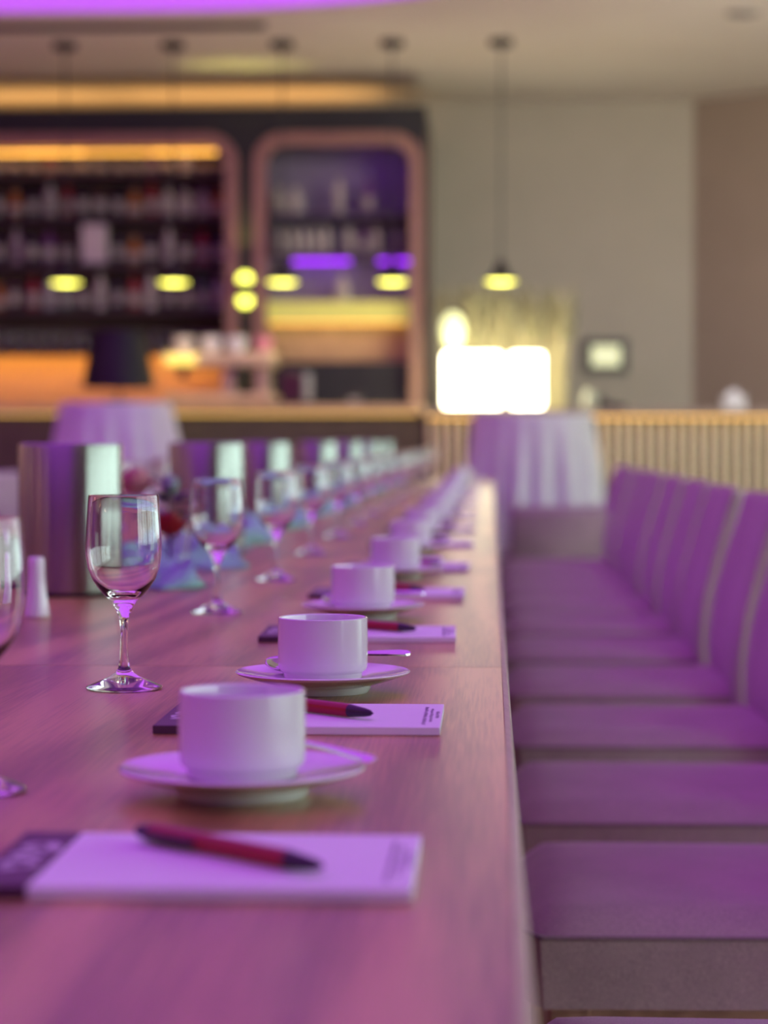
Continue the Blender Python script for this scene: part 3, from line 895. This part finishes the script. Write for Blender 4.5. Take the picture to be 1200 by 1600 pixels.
# ------------------------------------------------------------------ chairs
def make_chair(name, label, cat, arms=False):
    """local frame: seat front at x = 0 facing -x, centre of the seat at y = 0"""
    t = thing(name, label, cat)
    SW, SD, ST = .245, .49, .455
    bm = bmesh.new()
    nx, ny = 14, 12
    grid = []
    for i in range(nx + 1):
        row = []
        for j in range(ny + 1):
            u, v = i / nx, j / ny * 2 - 1
            x = u * SD
            wid = SW * (1 - .05 * u)
            # rounded plan corners at the front
            cr = max(0, (abs(v) - .82) / .18) ** 2 * .022 * max(0, 1 - u * 6)
            edge = min(1, min(u, 1.02 - u) / .10, (1 - abs(v)) / .16)
            edge = max(0, edge)
            z = ST - .020 + .030 * (1 - (1 - edge) ** 2.2) * (1 - .25 * (abs(v)) ** 2)
            row.append(bm.verts.new((x + cr, v * wid, z)))
        grid.append(row)
    for i in range(nx):
        for j in range(ny):
            bm.faces.new((grid[i][j], grid[i + 1][j], grid[i + 1][j + 1], grid[i][j + 1]))
    # skirt down to the bottom of the cushion
    loop = [grid[0][j] for j in range(ny + 1)] + [grid[i][ny] for i in range(1, nx + 1)] + [grid[nx][j] for j in range(ny - 1, -1, -1)] + [grid[i][0] for i in range(nx - 1, 0, -1)]
    rim = [v.co.copy() for v in loop]
    low = [bm.verts.new((v.co.x * .985 + .004, v.co.y * .985, ST - .098)) for v in loop]
    n = len(loop)
    for k in range(n):
        j = (k + 1) % n
        bm.faces.new((loop[k], loop[j], low[j], low[k]))
    bm.faces.new(low[::-1])
    seat = obj('seat', bm, CHAIRFAB, t, smooth=True)
    obj('seat_piping', tube([p for p in rim] + [rim[0]], .0028, 6, None, False), PIPING, seat, smooth=True)
    obj('seat_rail', box(.03, .46, -SW + .025, SW - .025, ST - .150, ST - .0985), LEGWOOD, t, bevel=.003, seg=1)
    for sx, xx in ((0, .035), (1, .43)):
        for s in (-1, 1):
            bmL = bmesh.new()
            top = ST - .0985
            yc = s * (SW - .045)
            spl = .04 if sx else -.005
            vs = []
            for (z, w, dx) in ((top, .022, 0), (0, .014, spl)):
                vs.append([bmL.verts.new((xx + .02 + dx + a * w, yc + b * w, z)) for a, b in ((-1, -1), (1, -1), (1, 1), (-1, 1))])
            for q in range(4):
                bmL.faces.new((vs[0][q], vs[0][(q + 1) % 4], vs[1][(q + 1) % 4], vs[1][q]))
            bmL.faces.new(vs[0][::-1]); bmL.faces.new(vs[1])
            obj('leg', bmL, LEGWOOD, t, bevel=.002, seg=1)
    # curved, slightly reclined back: section lofted across the width
    frontc = smoothpath([(.478, 0, .40), (.470, 0, .49), (.484, 0, .60), (.518, 0, .72), (.556, 0, .835)], 5)
    bm = bmesh.new()
    nb = 12
    secs = []
    for j in range(nb + 1):
        v = j / nb * 2 - 1
        sec_f, sec_b = [], []
        for i, p in enumerate(frontc):
            u = i / (len(frontc) - 1)
            w = (SW + .062) * (1 - .02 * u)
            bow = -.022 * v * v * (.4 + .6 * u)          # wings curve forward
            th = .062 - .016 * u
            e = max(0, (abs(v) - .88) / .12)
            pinch = .5 * th * e ** 2.2 * .55
            zz = p.z
            sec_f.append((p.x + bow + pinch, v * w, zz))
            sec_b.append((p.x + th + bow - pinch, v * w, zz - .004))
        # rounded top
        xf, xb = sec_f[-1], sec_b[-1]
        mid = [(xf[0] * .82 + xb[0] * .18, xf[1], xf[2] + .012), ((xf[0] + xb[0]) / 2, xf[1], xf[2] + .017), (xf[0] * .18 + xb[0] * .82, xf[1], xf[2] + .010)]
        secs.append([bm.verts.new(q) for q in sec_f + mid + sec_b[::-1]])
    for a, b in zip(secs[:-1], secs[1:]):
        for k in range(len(a)):
            j = (k + 1) % len(a)
            bm.faces.new((a[k], a[j], b[j], b[k]))
    bm.faces.new(secs[0][::-1]); bm.faces.new(secs[-1])
    obj('backrest', bm, CHAIRFAB, t, smooth=True)
    if arms:
        for s in (-1, 1):
            y0, y1 = (SW + .004, SW + .084) if s > 0 else (-SW - .084, -SW - .004)
            ar = obj('armrest', box(.05, .545, y0, y1, .30, .655), CHAIRFAB, t, bevel=.014, seg=3, smooth=True)
            obj('arm_piping', tube([(.055, y0 + .004, .622), (.54, y0 + .004, .622)], .0035, 6), PIPING, ar)
    return t


CX = 0.03
chair = make_chair('dining_chair', '', 'chair')
spots = [1.795, 2.67, 3.39, 4.18, 4.95, 5.72, 6.49, 7.26, 8.03, 8.80, 9.57]
ords = ['first', 'second', 'third', 'fourth', 'fifth', 'sixth', 'seventh', 'eighth', 'ninth', 'tenth', 'eleventh']
for i, y in enumerate(spots):
    o = chair if i == 0 else dup(chair, (CX, y, 0))
    o.location = (CX + random.uniform(-.006, .006), y, 0)
    o['label'] = 'taupe upholstered chair along the table edge, %s counting back from the armchair' % ords[len(spots) - 1 - i]
    o['group'] = 'upholstered chairs along the table edge'
ac = make_chair('armchair', 'grey upholstered armchair with box arms ending the row of chairs', 'chair', True)
ac.location = (CX + .015, 10.55, 0)
for i, y in enumerate([6.6, 7.4, 8.2, 9.0, 9.8, 10.6, 11.4, 12.2]):
    dup(chair, (TX0 - .02, y, 0), PI, 'taupe upholstered chair beyond the wine coolers, %s counted toward the bar' % ORD[i], 'chairs on the cooler side of the table')


# ------------------------------------------------------------------ place settings
def lathe_obj(name, prof, mat, parent, seg=64, **k):
    return obj(name, lathe(prof, seg), mat, parent, smooth=True, **k)


def make_cup():
    t = thing('stacking_cup', '', 'cup')
    R = .0385
    outer = [(0, .0015), (.0300, .0015), (.0305, 0), (.0330, 0), (.0338, .0010), (.0340, .0046), (.0348, .0056), (.0372, .0070), (.0382, .0092), (.0387, .0140), (.0388, .028), (R, .0502), (.0384, .0519), (.0374, .0525)]
    inner = [(.0362, .0517), (.0357, .0493), (.0357, .016), (.034, .0095), (.028, .0070), (0, .0065)]
    lathe_obj('cup_body', outer + inner, PORCELAIN, t, 72)
    return t


def make_saucer():
    t = thing('saucer', '', 'saucer')
    prof = [(0, .004), (.034, .004), (.0352, 0), (.0392, 0), (.0410, .0030), (.0418, .0062), (.050, .0082), (.060, .0112), (.070, .0146), (.0742, .0162), (.0754, .0175), (.0742, .0186),
            (.070, .0176), (.060, .0154), (.050, .0138), (.043, .0130), (.0395, .0123), (.0375, .0118), (0, .0115)]
    lathe_obj('saucer_body', prof, PORCELAIN, t, 96)
    return t


def make_spoon():
    """local: bowl centre near x=-.055, handle end at x=+.065; lies along x, bowl bottom at z=0"""
    t = thing('teaspoon', '', 'spoon')
    bm = bmesh.new()
    n, m = 14, 10
    rows = []
    for i in range(n + 1):
        u = i / n
        x = -.068 + u * .036
        w = .0132 * math.sqrt(max(0, 1 - (2 * u - 1) ** 2)) ** .9 * (1.05 - .2 * u)
        row = []
        for j in range(m + 1):
            v = j / m * 2 - 1
            dep = .0068 * (1 - (2 * u - 1) ** 2) * (1 - v * v)
            row.append(bm.verts.new((x, v * w, .0078 - dep)))
        rows.append(row)
    for a, b in zip(rows[:-1], rows[1:]):
        for j in range(m):
            bm.faces.new((a[j], a[j + 1], b[j + 1], b[j]))
    bmesh.ops.remove_doubles(bm, verts=bm.verts, dist=1e-5)
    bo = obj('bowl', bm, SPOONSTEEL, t, smooth=True)
    so = bo.modifiers.new('thickness', 'SOLIDIFY'); so.thickness = .0011
    bm = bmesh.new()
    hs = [(-.033, .0026, .0080, .0016), (-.020, .0023, .0105, .0018), (0, .0024, .0125, .0018), (.025, .0034, .0128, .0015), (.045, .0048, .0120, .0013), (.058, .0056, .0112, .0012), (.064, .0042, .0110, .0011), (.066, .0015, .0110, .001)]
    secs = []
    for x, w, z, th in hs:
        secs.append([bm.verts.new((x, -w, z - th / 2)), bm.verts.new((x, w, z - th / 2)), bm.verts.new((x, w * .8, z + th / 2)), bm.verts.new((x, -w * .8, z + th / 2))])
    for a, b in zip(secs[:-1], secs[1:]):
        for k in range(4):
            bm.faces.new((a[k], a[(k + 1) % 4], b[(k + 1) % 4], b[k]))
    bm.faces.new(secs[0][::-1]); bm.faces.new(secs[-1])
    obj('handle', bm, SPOONSTEEL, t, smooth=True)
    return t


def make_pad():
    """local: right front corner at (0,0); extends to -x and +y"""
    t = thing('notepad', '', 'notepad')
    W, D, H, S = .2125, .148, .006, .030
    pb = obj('paper_block', box(-W + S, 0, 0, D, 0, H), PAPER, t, bevel=.0004, seg=1)
    bs = obj('binding_strip', box(-W, -W + S - .0002, 0, D, 0, H + .0003), BINDING, t, bevel=.0004, seg=1)
    # three short footer lines running across the page, letters as small marks
    bm = bmesh.new()
    rnd = random.Random(3)
    for (x, y0, y1, wd) in ((-.0125, .016, .128, .0026), (-.0080, .034, .116, .0022), (-.0034, .056, .098, .0024)):
        y = y0
        while y < y1:
            ll = rnd.uniform(.0010, .0022)
            if rnd.random() < .14:
                y += .0016
            xx = x - rnd.choice((0, 0, .0006))
            bx(bm, xx - wd / 2, xx + wd / 2 * rnd.choice((1, 1, .4)), y, y + ll * .5, H, H + .00012)
            if rnd.random() < .7:
                q = rnd.choice((-1, 0, 1)) * wd * .4
                bx(bm, xx + q - .0003, xx + q + .0003, y, y + ll, H, H + .00012)
            y += ll + .0006
    obj('printed_lines', bm, INK, pb)
    # flowing pale emblem on the plum strip
    bm = bmesh.new()
    zc = H + .0004
    for k, pts in enumerate((
            [(-.205, .040), (-.192, .048), (-.190, .060), (-.202, .064), (-.205, .052), (-.196, .046)],
            [(-.202, .064), (-.190, .074), (-.200, .082), (-.205, .074), (-.193, .070)],
            [(-.205, .084), (-.189, .092), (-.187, .106), (-.198, .110), (-.204, .100), (-.192, .096), (-.190, .114)])):
        path = smoothpath([(p[0], p[1], zc) for p in pts], 6)
        L, Rr = [], []
        for i, p in enumerate(path):
            tn = (path[min(i + 1, len(path) - 1)] - path[max(i - 1, 0)]).normalized()
            nn = Vector((-tn.y, tn.x, 0)) * (.0018 + .0008 * math.sin(i))
            L.append(bm.verts.new(p + nn + Vector((0, 0, i * 2e-6)))); Rr.append(bm.verts.new(p - nn + Vector((0, 0, i * 2e-6))))
        for i in range(len(L) - 1):
            bm.faces.new((L[i], L[i + 1], Rr[i + 1], Rr[i]))
    obj('emblem', bm, LOGOWHITE, bs)
    return t


def make_pen():
    """local: along +x from push button to tip, resting at z=0"""
    t = thing('ballpoint_pen', '', 'pen')
    r = .0052
    obj('barrel', lathe([(0, .012), (r * .93, .012), (r, .018), (r, .112), (r * .97, .1185), (0, .1185)], 28, 'X'), PENRED, t, (0, 0, r), smooth=True)
    obj('tip', lathe([(r * .96, .1185), (r * .90, .121), (.0034, .134), (.0022, .1405), (.0012, .1415), (.0006, .1435), (0, .1435)], 28, 'X'), PENBLACK, t, (0, 0, r), smooth=True)
    obj('push_button', lathe([(0, 0), (.0026, .0003), (.0034, .002), (.0034, .008), (r * .9, .009), (r * .93, .0122), (0, .0122)], 24, 'X'), PENBLACK, t, (0, 0, r), smooth=True)
    clip = prism([(.009, -.0045), (.0115, -.0080), (.030, -.0092), (.050, -.0078), (.054, -.0062), (.052, -.0052), (.030, -.0066), (.014, -.0056)], r - .0016, r + .0020)
    obj('clip', clip, PENBLACK, t, bevel=.0004, seg=1)
    return t


def make_glass():
    t = thing('wine_glass', '', 'wine glass')
    outer = [(0, 0), (.030, 0), (.0325, .0008), (.0332, .0018), (.0325, .0026), (.028, .0042), (.020, .0075), (.013, .0108), (.0078, .0145), (.0050, .0190), (.0040, .026), (.0035, .036), (.0033, .050), (.0036, .058),
             (.0045, .063), (.0070, .069), (.0098, .0745), (.0120, .0775), (.0165, .0815), (.0222, .0880), (.0275, .0960), (.0312, .1060), (.0329, .1170), (.0331, .1260), (.0325, .1390), (.0315, .1530), (.0305, .1680), (.0302, .1692)]
    inner = [(.0297, .1692), (.0297, .1680), (.0307, .1530), (.0316, .1390), (.0322, .1260), (.0319, .1170), (.0302, .1063), (.0263, .0968), (.0206, .0896), (.0140, .0846), (.0070, .0822), (0, .0816)]
    # refine for a smooth silhouette
    lathe_obj('glass_body', outer + inner, CRYSTAL, t, 72)
    return t


cup, saucer, spoon, pad, pen, wglass = make_cup(), make_saucer(), make_spoon(), make_pad(), make_pen(), make_glass()
used = set()


def place(proto, loc, rotz, label, group=None):
    if proto.name not in used:
        used.add(proto.name)
        proto.location = loc
        proto.rotation_euler = (0, 0, rotz)
        proto['label'] = label
        if group:
            proto['group'] = group
        return proto
    return dup(proto, loc, rotz, label, group)


pads = [1.062, 1.667, 2.435, 3.10, 3.78]
cups = [1.38, 1.955, 2.76, 3.56, 4.33]
cupx = [-.151, -.144, -.1545, -.148, -.150]
glasses = [1.386, 1.97, 2.84, 3.51, 4.34]
glx = [-.319, -.319, -.342, -.331, -.342]
while cups[-1] < TEND - .9:
    cups.append(cups[-1] + .77); cupx.append(-.15 + random.uniform(-.008, .008))
    pads.append(cups[-1] - .50 + random.uniform(-.02, .02))
    glasses.append(cups[-1] + random.uniform(-.03, .03)); glx.append(-.335 + random.uniform(-.012, .012))
Z = TABLE_Z + .0002
for i in range(len(cups)):
    where = 'at the %s chair-side place, counted toward the bar' % ORD[i]
    g = lambda k: k + ' along the chair side of the table'
    jx = random.uniform(-.004, .004) if i > 4 else 0
    pdx, pdr = -.0365 + jx, (random.uniform(-.02, .02) if i > 1 else 0)
    place(pad, (pdx, pads[i], Z), pdr, 'white notepad with plum strip ' + where, g('notepads'))
    # pen lies diagonally over the pad, tip toward the chairs
    ang = -math.radians(43 if i < 2 else 43 + random.uniform(-8, 8))
    tipx, tipy = ((-.080, 1.088) if i == 0 else (-.0877, pads[1] + .036) if i == 1 else (-.088 + random.uniform(-.01, .01), pads[i] + .035 + random.uniform(-.006, .01)))
    L = .1435
    place(pen, (tipx - L * math.cos(ang), tipy - L * math.sin(ang), Z + .0065), ang, 'red ballpoint pen with black tip ' + where, g('pens'))
    cxx, cy = cupx[i], cups[i]
    place(saucer, (cxx, cy, Z), 0, 'white saucer ' + where, g('saucers'))
    place(cup, (cxx, cy, Z + .0122), random.uniform(0, 6), 'white stacking cup ' + where, g('cups'))
    if i == 0:
        sa, sx, sy = math.radians(-42), cxx + .033, cy + .036
    else:
        sa, sx, sy = math.radians(21), cxx + .010, cy + .0510
    so_ = place(spoon, (sx, sy, Z + .0160), sa, 'steel teaspoon on the saucer ' + where, g('teaspoons'))
    so_.rotation_euler = (math.radians(24 if i else 8), math.radians(-1.5 if i else 3), sa)
    place(wglass, (glx[i], glasses[i], Z), random.uniform(0, 6), 'empty clear wine glass ' + where, g('wine glasses'))

# settings on the other side of the table, where they can be seen past the coolers
for k in range(10):
    y = 5.2 + k * .77
    if y > TEND - .3:
        break
    w = '%s in the row beyond the wine coolers, counted toward the bar' % ORD[k]
    place(saucer, (-1.03, y, Z), 0, 'white saucer, ' + w, 'saucers beyond the coolers')
    place(cup, (-1.03, y, Z + .0122), 0, 'white stacking cup, ' + w, 'cups beyond the coolers')
    place(wglass, (-.86 + random.uniform(-.01, .01), y, Z), 0, 'empty wine glass, ' + w, 'wine glasses beyond the coolers')

# ------------------------------------------------------------------ wine coolers, shaker, cloth and flowers along the middle
cool = thing('wine_cooler', '', 'wine cooler')
CR, CH = .0725, .2125
lathe_obj('cooler_body', [(0, .004), (CR - .004, .004), (CR - .001, .006), (CR, .010), (CR, CH - .004), (CR - .001, CH - .001), (CR - .0035, CH), (CR - .007, CH - .002), (CR - .008, CH - .006), (CR - .008, .012), (0, .012)], BRUSHED, cool, 96)
lathe_obj('base_ring', [(0, 0), (CR - .003, 0), (CR - .002, .0045), (0, .0045)], BLACKRUB, cool, 64)
cy_list = [3.178, 4.36, 6.0, 7.5, 9.0, 10.5, 11.9]
cx_list = [-.590, -.545, -.60, -.575, -.57, -.57, -.57]
for i, (y, x) in enumerate(zip(cy_list, cx_list)):
    lab = ['polished steel wine cooler standing behind the white salt shaker', 'polished steel wine cooler right behind the small flower arrangement'][i] if i < 2 else 'polished steel wine cooler, %s past the flowers toward the bar' % ORD[i - 1]
    place(cool, (x, y, Z), 0, lab, 'steel coolers past the flowers' if i > 1 else None)

ss = thing('salt_shaker', 'white waisted porcelain salt shaker before the steel wine cooler', 'salt shaker', (px(47, 2.745), 2.76, Z))
lathe_obj('shaker_body', [(0, 0), (.0155, 0), (.0165, .0015), (.0165, .005), (.0140, .018), (.0118, .036), (.0105, .055), (.0103, .066), (.0098, .072), (.0080, .0745), (0, .0755)], PORCELAIN, ss, 40)
bm = bmesh.new()
for k in range(5):
    a = 2 * PI * k / 5
    lathe([(0, .0762), (.0008, .0762), (.0008, .0745)], 8, 'Z', bm)
    bmesh.ops.translate(bm, vec=(.0045 * math.cos(a), .0045 * math.sin(a), -.0006), verts=bm.verts[-17:])
obj('shaker_holes', bm, BLACKRUB, ss)


def cloth_run(x0, x1, y0, y1, seed, label, group):
    rnd = random.Random(seed)
    bm = bmesh.new()
    nx, ny = 26, int((y1 - y0) / .02)
    ph = [rnd.uniform(0, 6) for _ in range(8)]
    grid = []
    for j in range(ny + 1):
        row = []
        v = j / ny
        wob = .025 * math.sin(5 * v + ph[0]) + .015 * math.sin(13 * v + ph[1])
        wid = 1 + .25 * math.sin(7 * v + ph[2])
        for i in range(nx + 1):
            u = i / nx
            x = (x0 + x1) / 2 + (u - .5) * (x1 - x0) * wid + wob + .008 * math.sin(31 * v + 6 * u + ph[6])
            y = y0 + v * (y1 - y0) + .02 * math.sin(9 * u + ph[3])
            env = math.sin(PI * u) ** .5 * min(1, v * 8, (1 - v) * 8)
            h = .024 + .016 * math.sin(11 * u + 9 * v + ph[4]) + .012 * math.sin(24 * v - 7 * u + ph[5]) + .008 * math.sin(19 * u + 33 * v + ph[7])
            row.append(bm.verts.new((x, y, .0012 + max(0, h) * env)))
        grid.append(row)
    for a, b in zip(grid[:-1], grid[1:]):
        for i in range(nx):
            bm.faces.new((a[i], a[i + 1], b[i + 1], b[i]))
    o = obj('organza_runner', bm, BLUECLOTH, None, (0, 0, Z), smooth=True)
    so = o.modifiers.new('thickness', 'SOLIDIFY'); so.thickness = .0008; so.offset = 1
    return tag(o, label, 'table runner', group)


cloth_run(-.62, -.455, 3.27, 3.60, 1, 'crumpled blue-grey organza cloth between the first cooler and the flowers', None)
cloth_run(-.62, -.455, 3.77, 4.26, 2, 'crumpled blue-grey organza cloth between the flowers and the second cooler', None)
for i in range(1, 6):
    cloth_run(-.64, -.47, cy_list[i] + .10, cy_list[i + 1] - .12, 10 + i, 'crumpled blue-grey organza runner, %s past the flowers toward the bar' % ORD[i - 1], 'organza runners past the flowers')

# little flower arrangement on the runner
fa = thing('flower_arrangement', 'small flower arrangement with dark leaves, red and pink blooms in a glass', 'flowers', (px(262, 3.68), 3.68, Z))
lathe_obj('vase', [(0, 0), (.026, 0), (.030, .003), (.036, .085), (.034, .085), (.028, .008), (0, .007)], glass('vase_glass', (.95, .97, .98)), fa, 36)
LEAF = pm('dark_leaf', (.03, .06, .035), .4)
LEAF2 = pm('grey_green_leaf', (.20, .27, .24), .5)


def leaf(base, d, length, width, m, parent):
    bm = bmesh.new()
    d = Vector(d).normalized()
    side = d.cross(Vector((0, 0, 1))).normalized()
    up = side.cross(d)
    n = 7
    L, M, R = [], [], []
    for i in range(n + 1):
        u = i / n
        p = Vector(base) + d * length * u - Vector((0, 0, 1)) * length * .3 * u * u
        w = width * math.sin(PI * min(1, u * .95 + .03)) ** .8 * .5
        L.append(bm.verts.new(p + side * w + up * w * .25)); M.append(bm.verts.new(p)); R.append(bm.verts.new(p - side * w + up * w * .25))
    for i in range(n):
        bm.faces.new((L[i], L[i + 1], M[i + 1], M[i])); bm.faces.new((M[i], M[i + 1], R[i + 1], R[i]))
    o = obj('leaf', bm, m, parent, smooth=True)
    so = o.modifiers.new('thickness', 'SOLIDIFY'); so.thickness = .0007
    return o


def rose(c, r, m, parent):
    bm = bmesh.new()
    rnd = random.Random(int(r * 1e5))
    for ring, (rr, n, tilt, hh) in enumerate(((.30, 3, .15, 1.0), (.55, 4, .35, .95), (.85, 5, .6, .8), (1.1, 6, .9, .55))):
        for k in range(n):
            a = 2 * PI * k / n + ring * .7
            pts = []
            for i in range(5):
                u = i / 4
                for j in range(5):
                    v = j / 4 * 2 - 1
                    aa = a + v * (PI / n) * 1.25
                    rad = r * rr * (.35 + .65 * u ** .7) + r * tilt * .35 * u * u
                    pts.append(bm.verts.new((c[0] + rad * math.cos(aa), c[1] + rad * math.sin(aa), c[2] - r * .8 + r * 1.7 * hh * u * (1 - .18 * v * v))))
            for i in range(4):
                for j in range(4):
                    bm.faces.new((pts[i * 5 + j], pts[i * 5 + j + 1], pts[i * 5 + j + 6], pts[i * 5 + j + 5]))
    o = obj('bloom', bm, m, parent, smooth=True)
    so = o.modifiers.new('thickness', 'SOLIDIFY'); so.thickness = .0008
    return o


rose((-.055, .0, .150), .026, pm('pink_petal', (.62, .27, .28), .6), fa)['label'] = 'pink bloom'
rose((.006, -.03, .082), .022, pm('red_petal', (.38, .012, .018), .55), fa)['label'] = 'red bloom'
obj('bud', lathe([(0, .125), (.010, .130), (.015, .142), (.012, .156), (0, .163)], 20), LEAF2, fa, (.0, .01, 0), smooth=True)
bm = bmesh.new()
for q in ((-.055, 0, .13), (.006, -.03, .065), (0, .01, .128)):
    tube(smoothpath([(0, 0, .012), (q[0] * .4, q[1] * .4, .06), q], 4), .002, 6, bm, False)
obj('stems', bm, LEAF, fa)
for k in range(11):
    a = 2 * PI * k / 11 + .3
    leaf((.01 * math.cos(a), .01 * math.sin(a), .085 + .03 * (k % 3)), (math.cos(a), math.sin(a), .75 if k % 2 else .3), .055, .026, LEAF if k % 4 else LEAF2, fa)
